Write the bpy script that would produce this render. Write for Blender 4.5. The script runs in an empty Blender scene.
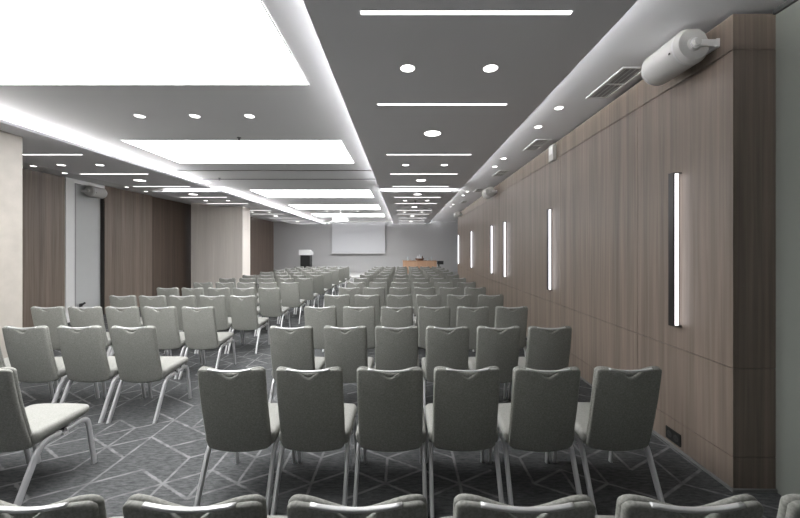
import bpy, bmesh, math, random
from mathutils import Vector, Matrix
random.seed(7)
sc = bpy.context.scene
COL = sc.collection
PI = math.pi
F = 345.0            # focal length in pixels of the 800 px wide frame
CAM_H = 1.64
Z_UP = 3.263         # upper ceiling
Z_SLAB = 3.13        # underside of the dropped grey ceilings

# ------------------------------------------------------------------ materials
def new_mat(name):
    m = bpy.data.materials.new(name); m.use_nodes = True
    nt = m.node_tree; nt.nodes.clear()
    out = nt.nodes.new('ShaderNodeOutputMaterial')
    return m, nt, out

class NT:
    def __init__(s, nt): s.nt = nt
    def n(s, t, **kw):
        nd = s.nt.nodes.new(t)
        for k, v in kw.items(): setattr(nd, k, v)
        return nd
    def l(s, a, b): s.nt.links.new(a, b)
    def m(s, op, a, b=None, c=None):
        nd = s.nt.nodes.new('ShaderNodeMath'); nd.operation = op
        for i, v in enumerate((a, b, c)):
            if v is None: continue
            if isinstance(v, (int, float)): nd.inputs[i].default_value = v
            else: s.l(v, nd.inputs[i])
        return nd.outputs[0]

def paint(name, col, rough=0.6, metal=0.0, var=0.06, scale=6.0, bump=0.0, bscale=200, spec=0.5):
    m, nt, out = new_mat(name); t = NT(nt)
    b = t.n('ShaderNodeBsdfPrincipled')
    b.inputs['Roughness'].default_value = rough; b.inputs['Metallic'].default_value = metal
    b.inputs['Specular IOR Level'].default_value = spec
    tc = t.n('ShaderNodeTexCoord')
    nz = t.n('ShaderNodeTexNoise'); nz.inputs['Scale'].default_value = scale; nz.inputs['Detail'].default_value = 4
    t.l(tc.outputs['Object'], nz.inputs['Vector'])
    mr = t.n('ShaderNodeMapRange'); mr.inputs['To Min'].default_value = 1 - var; mr.inputs['To Max'].default_value = 1 + var
    t.l(nz.outputs['Fac'], mr.inputs['Value'])
    mx = t.n('ShaderNodeVectorMath', operation='SCALE'); mx.inputs[0].default_value = col[:3]
    t.l(mr.outputs[0], mx.inputs['Scale']); t.l(mx.outputs[0], b.inputs['Base Color'])
    if bump:
        n2 = t.n('ShaderNodeTexNoise'); n2.inputs['Scale'].default_value = bscale; n2.inputs['Detail'].default_value = 2
        t.l(tc.outputs['Object'], n2.inputs['Vector'])
        bp = t.n('ShaderNodeBump'); bp.inputs['Strength'].default_value = bump; bp.inputs['Distance'].default_value = 0.002
        t.l(n2.outputs['Fac'], bp.inputs['Height']); t.l(bp.outputs[0], b.inputs['Normal'])
    t.l(b.outputs[0], out.inputs['Surface'])
    return m

def emit(name, col, strength):
    m, nt, out = new_mat(name); t = NT(nt)
    e = t.n('ShaderNodeEmission'); e.inputs['Color'].default_value = (*col, 1); e.inputs['Strength'].default_value = strength
    t.l(e.outputs[0], out.inputs['Surface']); return m

def wood(name, dark, light, rough=0.45, gscale=1.0, pale=None):
    m, nt, out = new_mat(name); t = NT(nt)
    b = t.n('ShaderNodeBsdfPrincipled'); b.inputs['Roughness'].default_value = rough
    b.inputs['Specular IOR Level'].default_value = 0.35
    tc = t.n('ShaderNodeTexCoord')
    mp = t.n('ShaderNodeMapping'); mp.inputs['Scale'].default_value = (38*gscale, 38*gscale, 0.9)
    t.l(tc.outputs['Object'], mp.inputs['Vector'])
    n1 = t.n('ShaderNodeTexNoise'); n1.inputs['Scale'].default_value = 1.0; n1.inputs['Detail'].default_value = 6; n1.inputs['Distortion'].default_value = 0.4
    t.l(mp.outputs[0], n1.inputs['Vector'])
    mp2 = t.n('ShaderNodeMapping'); mp2.inputs['Scale'].default_value = (6.5*gscale, 6.5*gscale, 0.05)
    t.l(tc.outputs['Object'], mp2.inputs['Vector'])
    n2 = t.n('ShaderNodeTexNoise'); n2.inputs['Scale'].default_value = 1.0; n2.inputs['Detail'].default_value = 2
    t.l(mp2.outputs[0], n2.inputs['Vector'])
    f = t.m('ADD', t.m('MULTIPLY', n1.outputs['Fac'], 0.55), t.m('MULTIPLY', n2.outputs['Fac'], 0.6))
    cr = t.n('ShaderNodeValToRGB')
    cr.color_ramp.elements[0].position = 0.33; cr.color_ramp.elements[0].color = (*dark, 1)
    cr.color_ramp.elements[1].position = 0.80; cr.color_ramp.elements[1].color = (*light, 1)
    t.l(f, cr.inputs['Fac']); t.l(cr.outputs[0], b.inputs['Base Color'])
    bp = t.n('ShaderNodeBump'); bp.inputs['Strength'].default_value = 0.12; bp.inputs['Distance'].default_value = 0.002
    t.l(n1.outputs['Fac'], bp.inputs['Height']); t.l(bp.outputs[0], b.inputs['Normal'])
    t.l(b.outputs[0], out.inputs['Surface']); return m

def carpet(name):
    m, nt, out = new_mat(name); t = NT(nt)
    b = t.n('ShaderNodeBsdfPrincipled'); b.inputs['Roughness'].default_value = 0.95
    b.inputs['Specular IOR Level'].default_value = 0.15
    tc = t.n('ShaderNodeTexCoord')
    wob = t.n('ShaderNodeTexNoise'); wob.inputs['Scale'].default_value = 28; wob.inputs['Detail'].default_value = 2
    t.l(tc.outputs['Object'], wob.inputs['Vector'])
    sep = t.n('ShaderNodeSeparateXYZ'); t.l(tc.outputs['Object'], sep.inputs[0])
    wv = t.m('MULTIPLY', t.m('SUBTRACT', wob.outputs['Fac'], 0.5), 0.012)
    X = t.m('ADD', t.m('ADD', sep.outputs[0], 1.689), wv); Y = t.m('ADD', t.m('SUBTRACT', sep.outputs[1], 2.418), wv)
    side = 0.30; hgt = side * math.sqrt(3) / 2
    tot = None
    for k in range(3):
        a = k * PI / 3
        xr = t.m('ADD', t.m('MULTIPLY', X, math.cos(a)), t.m('MULTIPLY', Y, math.sin(a)))
        yr = t.m('SUBTRACT', t.m('MULTIPLY', Y, math.cos(a)), t.m('MULTIPLY', X, math.sin(a)))
        i = t.m('ROUND', t.m('DIVIDE', xr, hgt))
        d = t.m('ABSOLUTE', t.m('SUBTRACT', xr, t.m('MULTIPLY', i, hgt)))
        seg = t.m('FLOOR', t.m('DIVIDE', t.m('SUBTRACT', yr, t.m('MULTIPLY', i, side / 2)), side))
        cv = t.n('ShaderNodeCombineXYZ'); t.l(i, cv.inputs[0]); t.l(seg, cv.inputs[1]); cv.inputs[2].default_value = k * 7.3
        wn = t.n('ShaderNodeTexWhiteNoise', noise_dimensions='3D'); t.l(cv.outputs[0], wn.inputs['Vector'])
        st_ = t.m('FLOORED_MODULO', t.m('ADD', t.m('SUBTRACT', seg, i), 300.2), 3.0)
        is1 = t.m('LESS_THAN', t.m('ABSOLUTE', t.m('SUBTRACT', st_, 1.2)), 0.4)
        on = t.m('LESS_THAN', wn.outputs['Value'], t.m('SUBTRACT', 0.74, t.m('MULTIPLY', is1, 0.52)))
        ml = t.n('ShaderNodeMapRange'); ml.interpolation_type = 'SMOOTHSTEP'
        ml.inputs['From Min'].default_value = 0.014; ml.inputs['From Max'].default_value = 0.005
        t.l(d, ml.inputs['Value'])
        line = t.m('MULTIPLY', ml.outputs[0], on)
        tot = line if tot is None else t.m('MAXIMUM', tot, line)
    brk = t.n('ShaderNodeTexNoise'); brk.inputs['Scale'].default_value = 9; brk.inputs['Detail'].default_value = 5
    t.l(tc.outputs['Object'], brk.inputs['Vector'])
    bm_ = t.n('ShaderNodeMapRange'); bm_.inputs['From Min'].default_value = 0.36; bm_.inputs['From Max'].default_value = 0.58; bm_.inputs['To Min'].default_value = 0.3
    t.l(brk.outputs['Fac'], bm_.inputs['Value'])
    tot = t.m('MULTIPLY', tot, bm_.outputs[0])
    mp = t.n('ShaderNodeMapping'); mp.inputs['Scale'].default_value = (16, 60, 1); t.l(tc.outputs['Object'], mp.inputs['Vector'])
    mo = t.n('ShaderNodeTexNoise'); mo.inputs['Scale'].default_value = 1; mo.inputs['Detail'].default_value = 5; mo.inputs['Roughness'].default_value = 0.7
    t.l(mp.outputs[0], mo.inputs['Vector'])
    cr = t.n('ShaderNodeValToRGB')
    cr.color_ramp.elements[0].position = 0.34; cr.color_ramp.elements[0].color = (0.036, 0.040, 0.041, 1)
    cr.color_ramp.elements[1].position = 0.75; cr.color_ramp.elements[1].color = (0.118, 0.118, 0.120, 1)
    t.l(mo.outputs['Fac'], cr.inputs['Fac'])
    mx = t.n('ShaderNodeMixRGB'); mx.inputs[2].default_value = (0.185, 0.185, 0.188, 1)
    t.l(tot, mx.inputs[0]); t.l(cr.outputs[0], mx.inputs[1]); t.l(mx.outputs[0], b.inputs['Base Color'])
    fb = t.n('ShaderNodeTexNoise'); fb.inputs['Scale'].default_value = 260; t.l(tc.outputs['Object'], fb.inputs['Vector'])
    bp = t.n('ShaderNodeBump'); bp.inputs['Strength'].default_value = 0.5; bp.inputs['Distance'].default_value = 0.004
    t.l(fb.outputs['Fac'], bp.inputs['Height']); t.l(bp.outputs[0], b.inputs['Normal'])
    t.l(b.outputs[0], out.inputs['Surface']); return m

M = {}
M['ceil'] = paint('white_ceiling_paint', (0.67, 0.67, 0.685), 0.8, var=0.02, scale=2)
M['slab'] = paint('grey_ceiling_paint', (0.785, 0.785, 0.82), 0.75, var=0.02, scale=2)
M['wood'] = wood('walnut_veneer', (0.105, 0.084, 0.069), (0.258, 0.208, 0.170))
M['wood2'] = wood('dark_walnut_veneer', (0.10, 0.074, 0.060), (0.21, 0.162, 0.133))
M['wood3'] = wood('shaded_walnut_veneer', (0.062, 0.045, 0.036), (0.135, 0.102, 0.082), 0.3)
M['gap'] = paint('dark_gap', (0.03, 0.026, 0.024), 0.8)
M['carpet'] = carpet('patterned_carpet')
M['backwall'] = paint('grey_wall_paint', (0.465, 0.465, 0.47), 0.8, var=0.02, scale=1.5)
M['whitewall'] = paint('pale_wall_paint', (0.50, 0.51, 0.51), 0.6, var=0.02)
M['glass'] = paint('green_tinted_back_painted_glass', (0.235, 0.248, 0.228), 0.22, var=0.02, scale=1)
M['column'] = paint('beige_stone', (0.43, 0.40, 0.36), 0.5, var=0.14, scale=7)
M['column2'] = wood('pale_veneer', (0.66, 0.61, 0.565), (0.80, 0.75, 0.70), 0.5, 0.8)
M['fabric'] = paint('sage_grey_fabric', (0.262, 0.264, 0.243), 0.92, var=0.5, scale=120, bump=0.35, bscale=650, spec=0.2)
M['seatfab'] = paint('pale_sage_fabric', (0.255, 0.255, 0.238), 0.92, var=0.28, scale=120, bump=0.35, bscale=650, spec=0.2)
M['alu'] = paint('silver_lacquered_metal', (0.60, 0.60, 0.61), 0.42, metal=0.45, var=0.02)
M['handle'] = paint('bright_handle_metal', (0.58, 0.58, 0.58), 0.42, metal=0.4, var=0.01)
M['darkmetal'] = paint('dark_frame_metal', (0.06, 0.06, 0.06), 0.5, metal=0.3)
M['black'] = paint('black_plastic', (0.012, 0.012, 0.012), 0.5)
M['blackfin'] = paint('black_anodised_metal', (0.018, 0.016, 0.016), 0.35, metal=0.2)
M['speaker'] = paint('off_white_plastic', (0.55, 0.545, 0.53), 0.5, var=0.02)
M['white'] = paint('white_lacquer', (0.75, 0.75, 0.75), 0.5, var=0.02)
M['screen'] = paint('white_screen_cloth', (0.60, 0.605, 0.63), 0.9, var=0.01)
M['lightwood'] = wood('oak_veneer', (0.42, 0.25, 0.155), (0.56, 0.36, 0.24), 0.5, 0.6)
M['stage'] = paint('light_grey_stage', (0.48, 0.48, 0.47), 0.6)
M['vent'] = paint('vent_grey_metal', (0.62, 0.62, 0.62), 0.5)
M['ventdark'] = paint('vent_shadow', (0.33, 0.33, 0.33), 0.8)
M['brown'] = paint('brown_wicker', (0.12, 0.055, 0.03), 0.7, var=0.3, scale=60)
M['skirt'] = paint('grey_skirting', (0.17, 0.17, 0.17), 0.8)
M['panel'] = emit('stretch_ceiling_light', (1.0, 1.0, 1.0), 4.3)
M['cove'] = emit('cove_led', (1.0, 0.99, 0.98), 15.0)
M['cove2'] = emit('bright_cove_led', (1.0, 0.99, 0.98), 40.0)
M['linear'] = emit('linear_led', (1.0, 0.98, 0.97), 1.4)
M['down'] = emit('downlight_led', (1.0, 0.98, 0.95), 2.0)
M['sconce'] = emit('sconce_led', (0.95, 0.95, 1.0), 1.2)
m, nt, out = new_mat('drinking_glass'); t_ = NT(nt)
g_ = t_.n('ShaderNodeBsdfPrincipled'); g_.inputs['Base Color'].default_value = (0.85, 0.93, 0.98, 1); g_.inputs['Transmission Weight'].default_value = 0.4
g_.inputs['Roughness'].default_value = 0.05; t_.l(g_.outputs[0], out.inputs['Surface']); M['clear'] = m

# ------------------------------------------------------------------ mesh tools
class MB:
    def __init__(s): s.bm = bmesh.new()
    def box(s, x0, x1, y0, y1, z0, z1, bev=0.0):
        r = bmesh.ops.create_cube(s.bm, size=1.0)
        vs = r['verts']
        bmesh.ops.scale(s.bm, vec=(x1-x0, y1-y0, z1-z0), verts=vs)
        bmesh.ops.translate(s.bm, vec=((x0+x1)/2, (y0+y1)/2, (z0+z1)/2), verts=vs)
        if bev:
            es = list({e for v in vs for e in v.link_edges})
            bmesh.ops.bevel(s.bm, geom=es, offset=bev, segments=2, affect='EDGES', profile=0.5)
        return s
    def cyl(s, p0, p1, r0, r1=None, n=20, caps=True):
        p0, p1 = Vector(p0), Vector(p1); r1 = r0 if r1 is None else r1
        d = p1 - p0; q = d.to_track_quat('Z', 'Y').to_matrix()
        rings = []
        for p, r in ((p0, r0), (p1, r1)):
            rings.append([s.bm.verts.new(p + q @ Vector((r*math.cos(2*PI*k/n), r*math.sin(2*PI*k/n), 0))) for k in range(n)])
        for k in range(n):
            s.bm.faces.new((rings[0][k], rings[0][(k+1) % n], rings[1][(k+1) % n], rings[1][k]))
        if caps:
            s.bm.faces.new(rings[0][::-1]); s.bm.faces.new(rings[1])
        return s
    def lathe(s, prof, n=20, o=(0, 0, 0)):
        o = Vector(o); rings = []
        for r, z in prof:
            rings.append([s.bm.verts.new(o + Vector((max(r, 1e-4)*math.cos(2*PI*k/n), max(r, 1e-4)*math.sin(2*PI*k/n), z))) for k in range(n)])
        for a, b in zip(rings, rings[1:]):
            for k in range(n):
                s.bm.faces.new((a[k], a[(k+1) % n], b[(k+1) % n], b[k]))
        s.bm.faces.new(rings[0][::-1]); s.bm.faces.new(rings[-1])
        return s
    def sweep(s, pts, side, ra, rb, n=12, power=1.0):
        """elliptic tube: ra along the fixed side vector, rb across it"""
        pts = [Vector(p) for p in pts]; side = Vector(side).normalized(); rings = []
        for i, p in enumerate(pts):
            tg = (pts[min(i+1, len(pts)-1)] - pts[max(i-1, 0)]).normalized()
            nr = tg.cross(side).normalized()
            ring = []
            for k in range(n):
                c, sn = math.cos(2*PI*k/n), math.sin(2*PI*k/n)
                c = math.copysign(abs(c)**power, c); sn = math.copysign(abs(sn)**power, sn)
                ring.append(s.bm.verts.new(p + side*ra*c + nr*rb*sn))
            rings.append(ring)
        for a, b in zip(rings, rings[1:]):
            for k in range(n):
                s.bm.faces.new((a[k], a[(k+1) % n], b[(k+1) % n], b[k]))
        s.bm.faces.new(rings[0][::-1]); s.bm.faces.new(rings[-1])
        return s
    def prism(s, outline, axis, a0, a1):
        """outline of 2D points extruded along axis 'X','Y' or 'Z'"""
        def mk(p, a):
            u, v = p
            return {'X': (a, u, v), 'Y': (u, a, v), 'Z': (u, v, a)}[axis]
        A = [s.bm.verts.new(mk(p, a0)) for p in outline]; B = [s.bm.verts.new(mk(p, a1)) for p in outline]
        n = len(outline)
        for k in range(n): s.bm.faces.new((A[k], A[(k+1) % n], B[(k+1) % n], B[k]))
        s.bm.faces.new(A[::-1]); s.bm.faces.new(B)
        return s
    def pad(s, xs, lo, hi, ts, mapf, rr, tf, tb):
        """upholstered slab: grid xs by ts, edges rounded over rr, thickness tf / tb either side"""
        w = xs[-1]; F_, B_ = [], []
        for x in xs:
            a, b = lo(x), hi(x); ca, cb = [], []
            for tt in ts:
                q = a + (b - a)*tt if tt not in (0, 1) else (a if tt == 0 else b)
                e = min(w - abs(x), q - a, b - q); e = max(0, min(1, e/rr))
                k = math.sqrt(max(0, 1 - (1 - e)**2))
                pf = s.bm.verts.new(mapf(x, q, tf*k))
                pb = pf if e <= 1e-6 else s.bm.verts.new(mapf(x, q, -tb*k))
                ca.append(pf); cb.append(pb)
            F_.append(ca); B_.append(cb)
        def quad(vs):
            u = []
            for v in vs:
                if v not in u: u.append(v)
            if len(u) >= 3:
                try: s.bm.faces.new(u)
                except ValueError: pass
        for i in range(len(xs)-1):
            for j in range(len(ts)-1):
                quad((F_[i][j], F_[i+1][j], F_[i+1][j+1], F_[i][j+1]))
                quad((B_[i][j+1], B_[i+1][j+1], B_[i+1][j], B_[i][j]))
        return s
    def build(s, name, mat, parent=None, smooth=False, loc=None):
        bmesh.ops.remove_doubles(s.bm, verts=s.bm.verts, dist=1e-5)
        bmesh.ops.recalc_face_normals(s.bm, faces=s.bm.faces)
        me = bpy.data.meshes.new(name); s.bm.to_mesh(me); s.bm.free()
        me.materials.append(mat)
        if smooth:
            for p in me.polygons: p.use_smooth = True
            if smooth == 'auto':
                try: me.set_sharp_from_angle(angle=math.radians(40))
                except Exception: pass
        o = bpy.data.objects.new(name, me); COL.objects.link(o)
        if parent: o.parent = parent
        if loc: o.location = loc
        return o

def empty(name, loc=(0, 0, 0), rz=0.0):
    o = bpy.data.objects.new(name, None); COL.objects.link(o)
    o.empty_display_size = 0.1; o.location = loc; o.rotation_euler = (0, 0, rz); return o
def tag(o, label, cat, group=None):
    o['label'] = label; o['category'] = cat
    if group: o['group'] = group
    return o
def struct(o): o['kind'] = 'structure'; return o
KIDS = {}
def copy_tree(o, parent=None):
    c = o.copy(); COL.objects.link(c); c.parent = parent
    for ch in list(o.children): copy_tree(ch, c)
    return c
def bezfillet(pts, r, n=6):
    pts = [Vector(p) for p in pts]; res = [pts[0]]
    for i in range(1, len(pts)-1):
        p, a, b = pts[i], pts[i-1], pts[i+1]
        da, db = (a-p), (b-p); ra = min(r, da.length*0.49); rb = min(r, db.length*0.49)
        s0, s1 = p + da.normalized()*ra, p + db.normalized()*rb
        for k in range(n+1):
            t = k/n; res.append(s0*(1-t)**2 + p*2*t*(1-t) + s1*t*t)
    res.append(pts[-1]); return res
ORD = ['first', 'second', 'third', 'fourth', 'fifth', 'sixth', 'seventh', 'eighth', 'ninth', 'tenth', 'eleventh', 'twelfth', 'thirteenth', 'fourteenth']

# ------------------------------------------------------------------ setting
Y0, Y1 = -3.6, 19.97          # wall behind the camera, far wall
XL, XR = -7.55, 2.515
def wx(y): return 2.23 + 0.013*(y - 2.338)    # face of the right wood wall

struct(MB().box(-9.0, 4.4, Y0-0.2, Y1+0.2, -0.12, 0).build('floor', M['carpet']))
struct(MB().box(-9.0, 4.4, Y0-0.2, Y1+0.2, Z_UP, Z_UP+0.12).build('ceiling', M['ceil']))
struct(MB().box(-9.0, 4.4, Y1, Y1+0.15, 0, Z_UP).build('wall_back', M['backwall']))
struct(MB().box(-9.0, 4.4, Y0-0.15, Y0, 0, Z_UP).build('wall_front', M['whitewall']))

# right wood wall: veneered panels with open joints on a dark backing, built along its own axis
WA = math.atan(0.013); WLEN = 13.1
wr = empty('wall_right', (2.23, 2.338, 0), -WA); struct(wr)
b = MB().box(0.012, 0.285, 0.012, WLEN-0.004, 0, 3.228).box(0.10, 0.285, 0.08, WLEN-0.004, 3.228, Z_UP-0.002)
b.build('backing', M['gap'], wr)
zs = [0.0, 0.232, 0.834, 2.994, 3.238]
ys = [0.0, 0.975] + [0.975 + 1.68*k for k in range(1, 7)] + [WLEN]
g = 0.0025
b = MB()
for z0, z1 in zip(zs, zs[1:]):
    for y0, y1 in zip(ys, ys[1:]):
        b.box(0, 0.018, y0 + (g if y0 > 0 else 0), y1 - g, z0 + g, z1 - g)
b.build('veneer_panel', M['wood'], wr)
b = MB()
for z0, z1 in zip(zs, zs[1:]): b.box(0.0185, 0.285, 0, 0.018, z0+g, z1-g)
b.build('end_panel', M['wood'], wr)
struct(MB().box(XR, XR+0.12, Y0, 2.62, 0, Z_UP-0.035).build('window_1', M['glass']))
struct(MB().box(XR-0.02, XR+0.08, Y0, 2.335, Z_UP-0.035, Z_UP-0.001).build('trim_1', M['darkmetal']))
struct(MB().box(4.25, 4.4, 15.0, Y1, 0, Z_UP).build('wall_right_recess', M['backwall']))
struct(MB().box(2.7, 4.4, 15.2, 15.42, 0, Z_UP).build('wall_right_return', M['backwall']))
b = MB().box(-0.012, -0.001, -0.012, WLEN, 0.0, 0.022).box(-0.001, 0.285, -0.012, -0.001, 0, 0.022)
o = b.build('baseboard_right', M['skirt']); o.location = (2.23, 2.338, 0); o.rotation_euler = (0, 0, -WA); struct(o)

# left wall: wood, pale niche, wood, recessed darker wood, column, wood
def wood_left(name, y0, y1, x, mat, seams=()):
    b = MB(); edges = [y0] + list(seams) + [y1]
    for a, c in zip(edges, edges[1:]):
        b.box(x-0.10, x, a+0.002, c-0.002, 0.0, Z_UP-0.015)
    return struct(b.build(name, mat))
wood_left('wall_left', Y0, 7.68, XL, M['wood'], (1.2, 3.0, 4.8, 6.5))
wood_left('wall_left', 8.71, 10.34, XL, M['wood'])
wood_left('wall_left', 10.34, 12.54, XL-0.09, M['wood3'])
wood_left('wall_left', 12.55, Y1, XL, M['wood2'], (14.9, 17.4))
struct(MB().box(XL-0.32, XL-0.2, Y0, Y1, 0, Z_UP).build('wall_left_backing', M['gap']))
struct(MB().box(XL-0.19, XL-0.10, 7.93, 8.70, 0, 3.16).build('wall_left_niche', M['whitewall']))
b = MB().box(XL-0.12, XL+0.012, 7.69, 7.90, 0, Z_UP-0.01).box(XL-0.12, XL+0.004, 7.90, 8.70, 3.16, Z_UP-0.01)
struct(b.build('trim_2', M['white']))
struct(MB().box(XL-0.12, XL+0.018, 7.901, 7.926, 0, 3.159).build('trim_5', M['ventdark']))  # dark grey strip added as the shade line beside the white jamb
struct(MB().box(XL-0.12, XL-0.015, 8.69, 8.705, 0, Z_UP-0.02).build('trim_6', M['gap']))

# columns
struct(MB().box(-6.35, -5.04, 3.30, 4.56, 0, Z_SLAB-0.001, 0.004).build('wall_column', M['column']))
cb = MB()
for z0, z1 in ((0, 2.35), (2.35, Z_SLAB-0.001)):
    for x0, x1 in ((-7.39, -6.62), (-6.62, -5.60)):
        cb.box(x0+0.0015, x1-0.0015, 11.97, 12.56, z0+0.0015, z1-0.0015)
cb.box(-7.389, -6.525, 11.975, 12.555, Z_SLAB-0.001, Z_UP-0.002)
struct(cb.build('wall_column', M['column2']))

# dropped grey ceilings with cove light strips lying on their upper edges
def slab(x0, x1, y0, y1):
    o = struct(MB().box(x0, x1, y0, y1, Z_SLAB, Z_SLAB+0.03, 0.002).build('ceiling_dropped', M['slab']))
    zt = Z_SLAB+0.03; w, h = 0.006, 0.038
    il = 0.20; ir = 0.28 if x0 < -3 else 0.20
    for bx in ((() if x0 < -3 else ((x0+il, x0+il+w, y0+0.1, y1-0.1),)) + ((x1-ir-w, x1-ir, y0+0.1, y1-0.1), (x0+0.15, x1-0.3, y1-0.206, y1-0.20), (x0+0.15, x1-0.3, y0+0.20, y0+0.206))):
        MB().box(*bx, zt, zt+h).build('cove_light_strip', M['cove2' if x0 < -3 and bx[1] > x1-0.3 and bx[1]-bx[0] < 0.03 else 'cove'], o)
    if x0 < -3: MB().box(x1-ir-w-0.006, x1-ir-w-0.001, y0+0.1, y1-0.1, zt, zt+0.06).build('cove_light_blocker', M['vent'], o)  # unseen strip added to keep the cove light off the left wall
    hb = MB()
    for yy in (y0+0.4, (y0+y1)/2, y1-0.4):
        for xx in (x0+0.5, x1-0.5): hb.box(xx-0.02, xx+0.02, yy-0.02, yy+0.02, zt, Z_UP)
    hb.build('hanger', M['slab'], o)
RX = (-0.605, 1.40); MID = -2.66
LX = (-6.52, 2*MID - RX[0])
for xa in (RX, LX):
    slab(*xa, Y0+0.02, 8.43); slab(*xa, 8.94, 19.93)

# stage
st = struct(MB().box(XL+0.01, 4.2, 16.6, Y1-0.001, 0.0, 0.32).build('floor_stage', M['stage']))
for k, y in enumerate((7.07, 7.94)):
    struct(MB().box(LX[1]+0.02, RX[0]-0.02, y-0.012, y+0.012, Z_UP-0.012, Z_UP-0.0005).build('trim_%d' % (k+3), M['darkmetal']))

# ------------------------------------------------------------------ lights of the room
PAN_Y = [(1.25, 3.375), (5.11, 6.45), (9.37, 10.71), (12.48, 13.85), (15.5, 16.95)]  # first panel's unseen near end is lengthened to light the nearest chair backs
LBL = ['huge glowing white ceiling light panel over the nearest chairs, cut off by the photo top',
       'second glowing rectangular ceiling light panel from the camera, before the ceiling tracks',
       'middle of the five glowing ceiling light panels, beyond the ceiling tracks',
       'fourth glowing rectangular ceiling light panel from the camera',
       'farthest glowing rectangular ceiling light panel, just before the projection screen']
for (y0, y1), lb in zip(PAN_Y, LBL):
    r = tag(empty('ceiling_light_panel', (-2.56, (y0+y1)/2, Z_UP)), lb, 'ceiling light', 'light panels in the coffered ceiling')
    hy = (y1-y0)/2; hx = 1.622
    MB().box(-hx, hx, -hy, hy, -0.008, -0.001).build('diffuser', M['panel'], r)
    fb = MB()
    for bx in ((-hx-0.012, -hx, -hy-0.012, hy+0.012), (hx, hx+0.012, -hy-0.012, hy+0.012), (-hx, hx, -hy-0.012, -hy), (-hx, hx, hy, hy+0.012)):
        fb.box(*bx, -0.012, -0.001)
    fb.build('frame', M['white'], r)

LIN_Y = [2.164, 3.533, 5.40, 6.79, 8.13, 9.81, 11.15, 13.1, 14.48, 16.3, 17.8, 19.4]
def linear_light(xc, y, lb, grp):
    r = tag(empty('linear_light', (xc, y, Z_SLAB)), lb, 'ceiling light', grp)
    MB().box(-0.66, 0.66, -0.017, 0.017, -0.007, -0.0005, 0.002).build('diffuser', M['linear'], r)
    fb = MB()
    for s in (-1, 1): fb.box(-0.666, 0.666, min(s*0.017, s*0.021), max(s*0.017, s*0.021), -0.005, -0.0005)
    fb.build('frame', M['white'], r)
for sx, nm in ((0.39, 'right'), (2*MID-0.39, 'left')):
    for i, y in enumerate(LIN_Y):
        if nm == 'left' and i < 2: continue
        k = i if nm == 'right' else i-2
        linear_light(sx, y, '%s thin white light bar from the camera along the %s dropped grey ceiling' % (ORD[k], nm), 'light bars in the %s dropped ceiling' % nm)

def downlight(x, y, z, rad, lb, grp):
    r = tag(empty('downlight', (x, y, z)), lb, 'ceiling light', grp)
    MB().cyl((0, 0, -0.0035), (0, 0, -0.0005), rad, n=28).build('lens', M['down'], r)
    n = 28; b = MB(); prof = [(rad+0.0005, -0.0005), (rad+0.0005, -0.006), (rad+0.009, -0.005), (rad+0.010, -0.0005)]
    rings = [[b.bm.verts.new((q*math.cos(2*PI*k/n), q*math.sin(2*PI*k/n), zz)) for k in range(n)] for q, zz in prof]
    for a, c in zip(rings, rings[1:] + rings[:1]):
        for k in range(n): b.bm.faces.new((a[k], a[(k+1) % n], c[(k+1) % n], c[k]))
    b.build('trim_ring', M['white'], r, smooth='auto')
BIG_Y = [4.42, 7.42, 9.30, 12.07, 15.3, 18.4]
PAIR_Y = [2.83, 6.07, 10.49, 13.71]
for side, mir in (('right', lambda x: x), ('left', lambda x: 2*MID - x)):
    k = 0
    for y in BIG_Y:
        if side == 'left' and y < 5: continue
        downlight(mir(0.365), y, Z_SLAB, 0.105, '%s large round downlight from the camera in the %s dropped grey ceiling' % (ORD[k], side), 'large downlights in the %s dropped ceiling' % side); k += 1
    k = 0
    for y in PAIR_Y:
        if side == 'left' and y < 5: continue
        for x, w in ((0.03, 'left' if side == 'right' else 'right'), (0.71, 'right' if side == 'right' else 'left')):
            downlight(mir(x), y, Z_SLAB, 0.058, '%s one of the %s pair of small downlights in the %s dropped ceiling' % (w, ORD[k] if k else 'nearest', side), 'small downlights in the %s dropped ceiling' % side)
        k += 1
for k, y in enumerate((3.95, 4.56, 6.14, 6.74, 9.68, 10.35, 12.4, 13.1)):
    downlight(1.775, y, Z_UP, 0.045, '%s small downlight from the camera in the white ceiling strip along the right wall' % ORD[k], 'downlights along the right wood wall')
for k, y in enumerate((6.7, 7.32, 8.96, 9.62)):
    downlight(-7.20, y, Z_UP, 0.045, '%s small downlight from the camera in the ceiling strip along the left wall' % ORD[k], 'downlights along the left wood wall')
for x, w in ((-3.21, 'left'), (-2.54, 'middle'), (-1.876, 'right')):
    downlight(x, 4.19, Z_UP, 0.055, '%s one of three small downlights between the two nearest glowing panels' % w, 'small downlights between the big light panels')
for x, w in ((-3.26, 'left'), (-1.96, 'right')):
    downlight(x, 14.6, Z_UP, 0.05, '%s small downlight between the two farthest glowing panels' % w, 'far downlights between the light panels')

for x, y, z, lb in ((-2.39, 5.0, Z_UP, 'small sprinkler head at the near edge of the second glowing panel'),
                    (-4.19, 7.83, Z_UP, 'small sprinkler head by the left end of the ceiling tracks'),
                    (0.35, 10.6, Z_SLAB, 'tiny dark sprinkler head in the far part of the right dropped ceiling')):
    r = tag(empty('sprinkler', (x, y, z)), lb, 'sprinkler', 'ceiling sprinklers')
    MB().lathe([(0.028, 0.001), (0.03, -0.006), (0.012, -0.010), (0.010, -0.035)], 14).build('body', M['darkmetal'], r)
    MB().lathe([(0.005, -0.035), (0.005, -0.045), (0.02, -0.046), (0.02, -0.049)], 14).build('deflector', M['darkmetal'], r)

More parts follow.
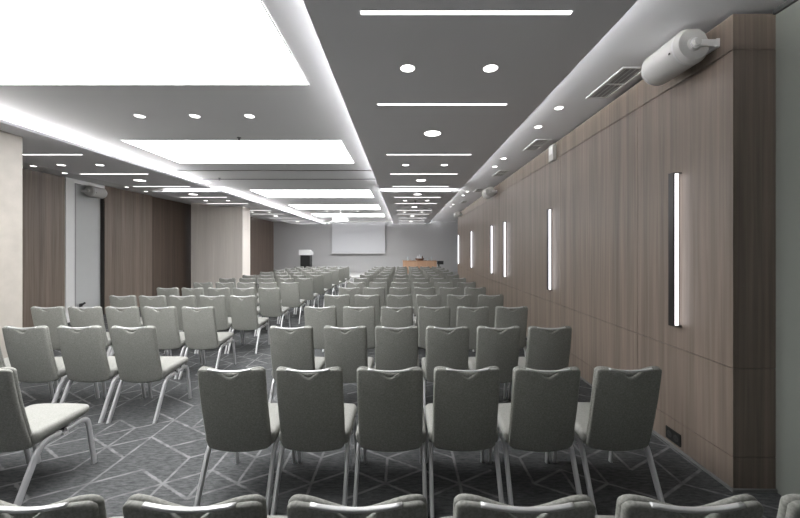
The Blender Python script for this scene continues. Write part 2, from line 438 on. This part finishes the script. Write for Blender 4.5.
# air vents
for k, (y0, y1) in enumerate(((3.06, 3.69), (5.07, 5.64), (7.04, 7.62), (9.2, 9.7), (11.5, 12.05))):
    r = tag(empty('air_vent', (2.06, (y0+y1)/2, Z_UP)), '%s slotted air vent from the camera in the ceiling beside the right wall' % ORD[k], 'vent', 'air vents beside the right wood wall')
    hy = (y1-y0)/2; hx = 0.115
    fb = MB()
    for bx in ((-hx, -hx+0.025, -hy, hy), (hx-0.025, hx, -hy, hy), (-hx+0.025, hx-0.025, -hy, -hy+0.025), (-hx+0.025, hx-0.025, hy-0.025, hy), (-hx+0.025, hx-0.025, -0.008, 0.008)):
        fb.box(*bx, -0.010, -0.0005)
    fb.build('frame', M['vent'], r)
    MB().box(-hx+0.025, hx-0.025, -hy+0.025, hy-0.025, -0.0025, -0.0005).build('backing', M['ventdark'], r)
    sb = MB()
    for q in range(4):
        x = -hx+0.045+q*0.047
        sb.prism([(x-0.012, -0.009), (x-0.010, -0.009), (x+0.008, -0.003), (x+0.006, -0.003)], 'Y', -hy+0.025, hy-0.025)
    sb.build('louvre', M['vent'], r)

# sconces on the right wall
SC = [2.80, 5.29, 7.76, 8.98, 11.85, 14.95]
for k, y in enumerate(SC):
    lb = 'black vertical wall light with glowing side, nearest the camera on the right wood wall' if k == 0 else \
         '%s vertical wall light from the camera on the right wood wall' % ORD[k] if k < 5 else 'farthest vertical wall light, at the far end of the right wood wall'
    r = tag(empty('wall_light', (wx(y), y, CAM_H), -WA), lb, 'wall light', 'vertical wall lights on the right wood wall')
    h = 0.620
    b = MB().box(-0.070, -0.058, -0.028, 0.028, -h, h, 0.001).box(-0.058, -0.001, 0.004, 0.028, -h, h).box(-0.058, -0.001, -0.026, 0.004, -h, -h+0.008).box(-0.058, -0.001, -0.026, 0.004, h-0.008, h)
    b.build('housing', M['blackfin'], r)
    MB().box(-0.0575, -0.026, -0.024, 0.0035, -h+0.009, h-0.009).build('diffuser', M['sconce'], r)

# small box and power outlet on the right wall
r = tag(empty('alarm_box', (wx(5.2), 5.2, 3.09), -WA), 'small cream box high on the right wood wall under the ceiling', 'alarm box')
MB().box(-0.055, -0.001, -0.085, 0.085, -0.12, 0.12, 0.008).build('housing', M['speaker'], r)
MB().box(-0.060, -0.055, -0.06, 0.06, -0.02, 0.09, 0.002).build('front_plate', M['white'], r)
r = tag(empty('power_outlet', (wx(2.86), 2.86, 0.094), -WA), 'black double power outlet low on the right wood wall', 'power outlet')
MB().box(-0.010, -0.001, -0.080, 0.080, -0.05, 0.05, 0.003).build('plate', M['black'], r)
for s in (-1, 1):
    so = MB().cyl((-0.0125, s*0.036, 0), (-0.010, s*0.036, 0), 0.026, n=20).build('socket', M['darkmetal'], r)
    MB().cyl((-0.0135, s*0.036-0.009, 0), (-0.0125, s*0.036-0.009, 0), 0.004, n=10).cyl((-0.0135, s*0.036+0.009, 0), (-0.0125, s*0.036+0.009, 0), 0.004, n=10).build('hole', M['black'], so)

# wall loudspeakers: horizontal drum held at both ends by a bracket from the wall
def loudspeaker(xw, yc, z, sgn, lb, L=0.39, R=0.128):
    """sgn +1: wall lies at +x; front of the cabinet faces down into the room"""
    r = tag(empty('wall_loudspeaker', (xw, yc, z)), lb, 'loudspeaker', 'white wall loudspeakers')
    cx = -0.168
    ol = []
    for k in range(25):                       # rounded grille side
        a = math.radians(80 + k*(220/24)); ol.append((R*math.cos(a), R*math.sin(a)))
    ol += [(0.090, -0.092), (0.118, -0.044), (0.120, 0.044), (0.090, 0.096)]
    ol = [(math.cos(0.45)*u - math.sin(0.45)*v, math.sin(0.45)*u + math.cos(0.45)*v) for u, v in ol]
    P = lambda s_: [(sgn*(cx + u*s_), v*s_) for u, v in ol]
    h = L/2
    cab = MB().prism(P(1.0), 'Y', -h+0.03, h-0.03)
    for a, bq in ((-h+0.03, -h), (h-0.03, h)):
        A = [cab.bm.verts.new((p[0], a, p[1])) for p in P(1.0)]; B = [cab.bm.verts.new((p[0], bq, p[1])) for p in P(0.86)]
        n = len(A)
        for k in range(n): cab.bm.faces.new((A[k], A[(k+1) % n], B[(k+1) % n], B[k]))
        cab.bm.faces.new(B)
    cab.build('cabinet', M['speaker'], r, smooth='auto')
    for s in (-1, 1): MB().prism(P(1.012), 'Y', s*(h-0.045), s*(h-0.032)).build('grille_seam', M['vent'], r, smooth='auto')
    ua = math.radians(195); bx_, bz_ = sgn*(cx + R*1.01*math.cos(ua)), R*1.01*math.sin(ua)
    MB().box(bx_-0.004, bx_+0.004, -h+0.06, -h+0.074, bz_-0.006, bz_+0.006).build('badge', M['darkmetal'], r)
    br = MB()
    for s in (-1, 1):
        y = s*(h+0.014)
        x0, x1 = sorted((sgn*cx, sgn*-0.02))
        br.box(x0, x1, y-0.004, y+0.004, -0.024, 0.024, 0.002)
        br.cyl((sgn*cx, y-0.005, 0), (sgn*cx, y+0.005, 0), 0.036, n=20)
    x0, x1 = sorted((sgn*-0.026, sgn*-0.001))
    br.box(x0, x1, -h-0.02, h+0.02, -0.030, 0.030, 0.003)
    br.build('bracket', M['white'], r, smooth='auto')
    for s in (-1, 1):
        MB().cyl((sgn*cx, s*(h-0.001), 0), (sgn*cx, s*(h+0.010), 0), 0.05, 0.042, n=22).cyl((sgn*cx, s*(h+0.019), 0), (sgn*cx, s*(h+0.036), 0), 0.03, 0.024, n=20).build('knob', M['speaker'], r, smooth='auto')
    return r
loudspeaker(2.229, 2.645, 3.10, 1, 'large white drum shaped loudspeaker high on the right wall nearest the camera')
loudspeaker(wx(8.7)-0.002, 8.75, 3.08, 1, 'small looking white loudspeaker high on the right wall, second from the camera')
loudspeaker(wx(14.3)-0.002, 14.35, 3.08, 1, 'farthest white loudspeaker at the far end of the right wall')
loudspeaker(XL-0.098, 8.38, 3.03, -1, 'white loudspeaker on the pale niche of the left wall')

# low black fitting at the pale left niche
r = tag(empty('cable_plug', (XL-0.069, 8.13, 0.33)), 'small black angled plug low on the pale left wall niche', 'plug')
MB().box(0.0, 0.012, -0.04, 0.04, -0.04, 0.04, 0.003).build('plate', M['black'], r)
MB().cyl((0.012, -0.03, -0.02), (0.06, 0.05, 0.05), 0.016, 0.022, n=12).build('plug', M['black'], r)

# ------------------------------------------------------------------ the chair
BT, BB = 0.920, 0.334
def yb(z, x=0.0):
    k = (BT - z)/(BT - BB)
    return 0.128*k - 0.012*math.sin(PI*min(max(k, 0), 1)) + 0.016*(x/0.2)**2
def xlist(w, ds):
    neg = [-w + d for d in ds]; mid = [w*q for q in (-0.55, -0.36, -0.2, -0.08, 0, 0.08, 0.2, 0.36, 0.55)]
    return neg + mid + [-q for q in reversed(neg)]
def corner(x, w, r):
    q = abs(x) - (w - r)
    return 0 if q <= 0 else r*(1 - math.sqrt(max(0, 1 - min(1, q/r)**2)))
TS = [0, 0.008, 0.022, 0.045, 0.08, 0.2, 0.4, 0.6, 0.8, 0.90, 0.94, 0.968, 0.985, 0.994, 1]
W = 0.206
def dipf(x, hw, dep): return 0 if abs(x) >= hw else dep*0.5*(1 + math.cos(PI*x/hw))
def make_chair():
    r = empty('banquet_chair')
    xs = xlist(W, (0, 0.003, 0.009, 0.018, 0.032, 0.05, 0.07))
    lo = lambda x: BB + corner(x, W, 0.035) + 0.024*(x/W)**2
    hi = lambda x: BT - dipf(x, 0.165, 0.034) - corner(x, W, 0.035)
    fr = MB().pad(xs, lo, hi, TS, lambda x, q, o: (x, yb(q, x) + 0.015 + o, q), 0.020, 0.016, 0.014).build('backrest', M['fabric'], r, smooth=True)
    W2 = W - 0.002
    xs2 = xlist(W2, (0, 0.003, 0.009, 0.018, 0.032, 0.05, 0.07))
    hi2 = lambda x: BT - 0.006 - dipf(x, 0.095, 0.050) - 0.006*math.exp(-(x/0.14)**4) - corner(x, W2, 0.03)
    lo2 = lambda x: BB + 0.002 + corner(x, W2, 0.035) + 0.024*(x/W)**2
    MB().pad(xs2, lo2, hi2, TS, lambda x, q, o: (x, yb(q, x) - o, q), 0.014, 0.015, 0.008).build('back_shell', M['fabric'], r, smooth=True)
    # handle bar bridging the notch
    pts = []
    for k in range(15):
        x = -0.132 + 0.264*k/14
        z = BT - 0.0105 - 0.011*(1 - (x/0.132)**2)
        pts.append((x, yb(z, x) - 0.007, z))
    MB().sweep(pts, (0, 1, 0.15), 0.0080, 0.0055, 12, 0.6).build('handle', M['handle'], r, smooth=True)
    # seat
    SWd = 0.231
    xs3 = xlist(SWd, (0, 0.003, 0.009, 0.018, 0.032, 0.05, 0.075))
    lo3 = lambda x: 0.125 + corner(x, SWd, 0.03)
    hi3 = lambda x: 0.545 - 0.012*(x/SWd)**2 - corner(x, SWd, 0.05)
    def mseat(x, q, o):
        k = (q - 0.12)/0.40
        th = 1.0 if o > 0 else 1.25 - 0.65*k
        return (x, q, 0.436 + 0.008*k + 0.004*(1 - (x/SWd)**2) + o*th)
    TS3 = [0, 0.01, 0.03, 0.07, 0.14, 0.3, 0.5, 0.7, 0.86, 0.93, 0.97, 0.99, 1]
    MB().pad(xs3, lo3, hi3, TS3, mseat, 0.028, 0.028, 0.052).build('seat', M['seatfab'], r, smooth=True)
    for s in (-1, 1):
        x = s*0.2145
        rp = bezfillet([(x+s*0.003, 0.005, 0.0), (x, 0.175, 0.372), (x-s*0.004, 0.305, 0.366)], 0.075, 8)
        MB().sweep(rp, (1, 0, 0), 0.0135, 0.0210, 12, 0.8).build('leg', M['alu'], r, smooth='auto')
        fp = bezfillet([(x+s*0.003, 0.560, 0.0), (x, 0.505, 0.384), (x-s*0.004, 0.345, 0.366)], 0.065, 8)
        MB().sweep(fp, (1, 0, 0), 0.0120, 0.0175, 12, 0.8).build('leg', M['alu'], r, smooth='auto')
    fb = MB().box(-0.21, 0.21, 0.285, 0.315, 0.356, 0.376).box(-0.21, 0.21, 0.36, 0.385, 0.356, 0.376)
    fb.build('seat_frame', M['darkmetal'], r)
    MB().box(0.200, 0.2275, 0.315, 0.35, 0.348, 0.358, 0.002).build('linking_bracket', M['alu'], r)
    return r

RX_COL = [-1.07, -0.575, -0.08, 0.395, 0.885, 1.385]
LX_COL = [-4.45, -3.97, -3.50, -3.02, -2.54]
RY = [0.985, 2.105, 3.234, 4.373, 5.52, 6.60, 7.65, 8.80, 9.95, 11.13, 12.30, 13.50, 14.62]
SPEC = {0: [-1.096, -0.614, -0.137, 0.352, 0.838, 1.325], 1: [-1.062, -0.584, -0.087, 0.390, 0.879, 1.385],
        2: [-1.069, -0.558, -0.072, 0.412, 0.895, 1.378], 3: [-1.070, -0.575, -0.091, 0.387, 0.881, 1.374],
        4: [-1.080, -0.592, -0.069, 0.397, 0.896, 1.397], 5: [-1.050, -0.574, -0.077, 0.400, 0.880, 1.370]}
LSPEC = {1: (2.087, [-3.09, -2.60]), 2: (3.247, [-4.085, -3.59, -3.087, -2.569]), 3: (4.36, [-4.537, -4.062, -3.589, -3.109, -2.616]),
         4: (5.42, [-4.438, -3.967, -3.497, -3.026, -2.546]), 5: (6.52, [-4.48, -4.016, -3.515, -3.03, -2.563]),
         6: (7.60, [-4.45, -3.93, -3.46, -3.01, -2.53]), 7: (8.72, [-4.48, -3.97, -3.49, -3.0, -2.515]), 8: (9.82, [-4.38, -3.93, -3.44, -2.96, -2.505])}
RROW = ['front row cut off'] + ['%s full row' % w for w in ORD[:10]] + ['second last row', 'last row before the stage']
RPOS = ['aisle end', 'second from the aisle', 'third from the aisle', 'third from the wood wall', 'second from the wood wall', 'wood wall end']
LPOS = ['column side end', 'second from the column side', 'middle', 'second from the aisle', 'aisle end']
proto = make_chair(); first = [True]
def place(x, y, rz, lb, grp):
    o = proto if first[0] else copy_tree(proto); first[0] = False
    o.location = (x, y, 0); o.rotation_euler = (0, 0, rz)
    tag(o, lb, 'chair', grp)
for k, y in enumerate(RY):
    xs = SPEC.get(k) or [x + random.uniform(-0.010, 0.010) for x in RX_COL]
    for j, x in enumerate(xs):
        dy = 0 if k < 1 else random.uniform(-0.008, 0.008)
        place(x, y + dy, math.radians(random.uniform(-0.6, 0.6)), 'sage grey chair, right block, %s, %s' % (RROW[k], RPOS[j]), 'banquet chairs in the right block')
for k in range(1, 13):
    y, xs = LSPEC.get(k, (RY[k], [x + random.uniform(-0.010, 0.010) for x in LX_COL]))
    xs = list(xs); off = 5 - len(xs)
    for j in range(len(xs)-2, -1, -1): xs[j] = min(xs[j], xs[j+1] - 0.474)
    row = ['nearest row', 'second row', 'third row', 'fourth row', 'fifth row', 'sixth row', 'seventh row', 'eighth row', 'ninth row', 'tenth row', 'second last row', 'last row before the stage'][k-1]
    for j, x in enumerate(xs):
        place(x, y + random.uniform(-0.008, 0.008), math.radians(random.uniform(-0.6, 0.6)), 'sage grey chair, left block, %s, %s' % (row, LPOS[j+off]), 'banquet chairs in the left block')

# ------------------------------------------------------------------ far end: screen, projector, lectern, table
r = tag(empty('projection_screen', (-2.60, 19.72, 1.40)), 'large white projection screen pulled down on the grey far wall', 'projection screen')
hw = 1.515
MB().box(-hw, hw, -0.002, 0.002, 0.05, 1.86).build('cloth', M['screen'], r)
MB().box(-hw-0.02, hw+0.02, -0.02, 0.02, 0.0, 0.05, 0.008).build('bottom_bar', M['vent'], r)
MB().box(-hw-0.06, hw+0.06, -0.06, 0.07, 1.80, 1.862, 0.006).build('case', M['white'], r)
# projector
PY = 13.86
r = tag(empty('projector', (-2.60, PY+0.25, 2.84)), 'white projector hanging from the ceiling in front of the screen', 'projector')
MB().box(-0.30, 0.30, -0.20, 0.20, -0.085, 0.085, 0.02).build('housing', M['white'], r, smooth='auto')
MB().cyl((0.12, 0.20, 0.0), (0.12, 0.25, 0.0), 0.05, n=20).build('lens', M['black'], r)
MB().cyl((0, 0, 0.085), (0, 0, Z_UP-2.84-0.012), 0.02, n=14).cyl((0, 0, Z_UP-2.84-0.02), (0, 0, Z_UP-2.84-0.0005), 0.07, n=20).build('ceiling_mount', M['white'], r)
b = MB()
for s in (-1, 1): b.cyl((0, 0, 0.16), (s*0.16, 0.0, 0.082), 0.010, n=8)
b.build('mount_arm', M['white'], r)
# lectern
r = tag(empty('lectern', (-5.13, 18.1, 0.32)), 'black lectern with a white top on the stage by the far wall', 'lectern')
MB().box(-0.34, 0.34, -0.28, 0.28, 0.0, 0.04, 0.004).build('base', M['white'], r)
MB().box(-0.225, 0.225, -0.20, 0.24, 0.04, 1.05).build('body', M['black'], r)
MB().prism([(-0.30, 1.03), (-0.30, 1.31), (0.28, 1.19), (0.28, 1.03)], 'X', -0.30, 0.30).build('top', M['white'], r)
for s in (-1, 1): MB().box(min(s*0.225, s*0.245), max(s*0.225, s*0.245), -0.22, 0.24, 0.04, 1.03).build('side_panel', M['black'], r)
# table
TZ = 0.32 + 0.735
r = tag(empty('speaker_table', (0.82, 18.3, 0.32)), 'light oak panel table on the stage at the far wall', 'table')
MB().box(-0.90, 0.90, -0.35, 0.35, 0.705, 0.735, 0.003).build('tabletop', M['lightwood'], r)
MB().box(-0.88, 0.88, -0.33, -0.30, 0.05, 0.705).build('front_panel', M['lightwood'], r)
for s in (-1, 1): MB().box(min(s*0.88, s*0.85), max(s*0.88, s*0.85), -0.30, 0.33, 0.0, 0.705).build('side_panel', M['lightwood'], r)
r = tag(empty('centrepiece', (0.83, 18.25, TZ)), 'brown basket with white cones in the middle of the oak table', 'centrepiece')
MB().lathe([(0.17, 0), (0.22, 0.06), (0.24, 0.12), (0.22, 0.12), (0.18, 0.03)], 20).build('basket', M['brown'], r, smooth='auto')
for q, (x, y, h) in enumerate(((-0.12, 0, 0.26), (-0.03, 0.05, 0.33), (0.06, -0.02, 0.31), (0.13, 0.04, 0.24))):
    MB().cyl((x, y, 0.03), (x+0.02, y, h), 0.075, 0.012, n=12).build('cone', M['white'] if q != 3 else M['brown'], r, smooth='auto')
for x, lb in ((-0.62, 'clear drinking glass at the left end of the oak table'), (-0.40, 'clear drinking glass left of the basket on the oak table'),
              (0.42, 'clear drinking glass right of the basket on the oak table'), (0.62, 'clear drinking glass at the right end of the oak table')):
    h = 0.20 if abs(x) > 0.5 else 0.12
    g = MB().lathe([(0.030, 0), (0.036, h), (0.033, h), (0.027, 0.006)], 16, (0, 0, 0)).build('drinking_glass', M['clear'], None, smooth='auto', loc=(0.83+x, 18.2, TZ))
    tag(g, lb, 'glass', 'glasses on the oak table')
r = tag(empty('monitor_stand', (1.93, 18.3, 0.32)), 'small black screen on a stand right of the oak table', 'screen')
MB().box(-0.14, 0.14, -0.12, 0.12, 0, 0.03, 0.004).build('base', M['black'], r)
MB().box(-0.12, -0.05, -0.03, 0.03, 0.03, 0.58).build('post', M['black'], r)
MB().box(-0.17, 0.16, -0.06, -0.03, 0.53, 0.72, 0.004).build('display', M['black'], r)

# ------------------------------------------------------------------ camera and view
cam = bpy.data.cameras.new('camera'); co = bpy.data.objects.new('camera', cam); COL.objects.link(co)
co.location = (0, 0, CAM_H); co.rotation_euler = (PI/2, 0, 0)
cam.sensor_width = 36; cam.sensor_fit = 'HORIZONTAL'; cam.lens = F/800*36
cam.shift_x = -4/800; cam.shift_y = -9.5/800
cam.clip_start = 0.02; cam.clip_end = 100
sc.camera = co
w = bpy.data.worlds.new('world'); sc.world = w; w.use_nodes = True
w.node_tree.nodes['Background'].inputs[0].default_value = (0.02, 0.02, 0.02, 1)
vs = sc.view_settings
sc.display_settings.display_device = 'sRGB'
vs.view_transform = 'Standard'; vs.look = 'None'; vs.gamma = 1.0; vs.exposure = 1.6
vs.use_curve_mapping = False
try:
    sc.cycles.use_denoising = True; sc.cycles.max_bounces = 8; sc.cycles.diffuse_bounces = 6
    sc.cycles.sample_clamp_indirect = 4.0
except Exception: pass
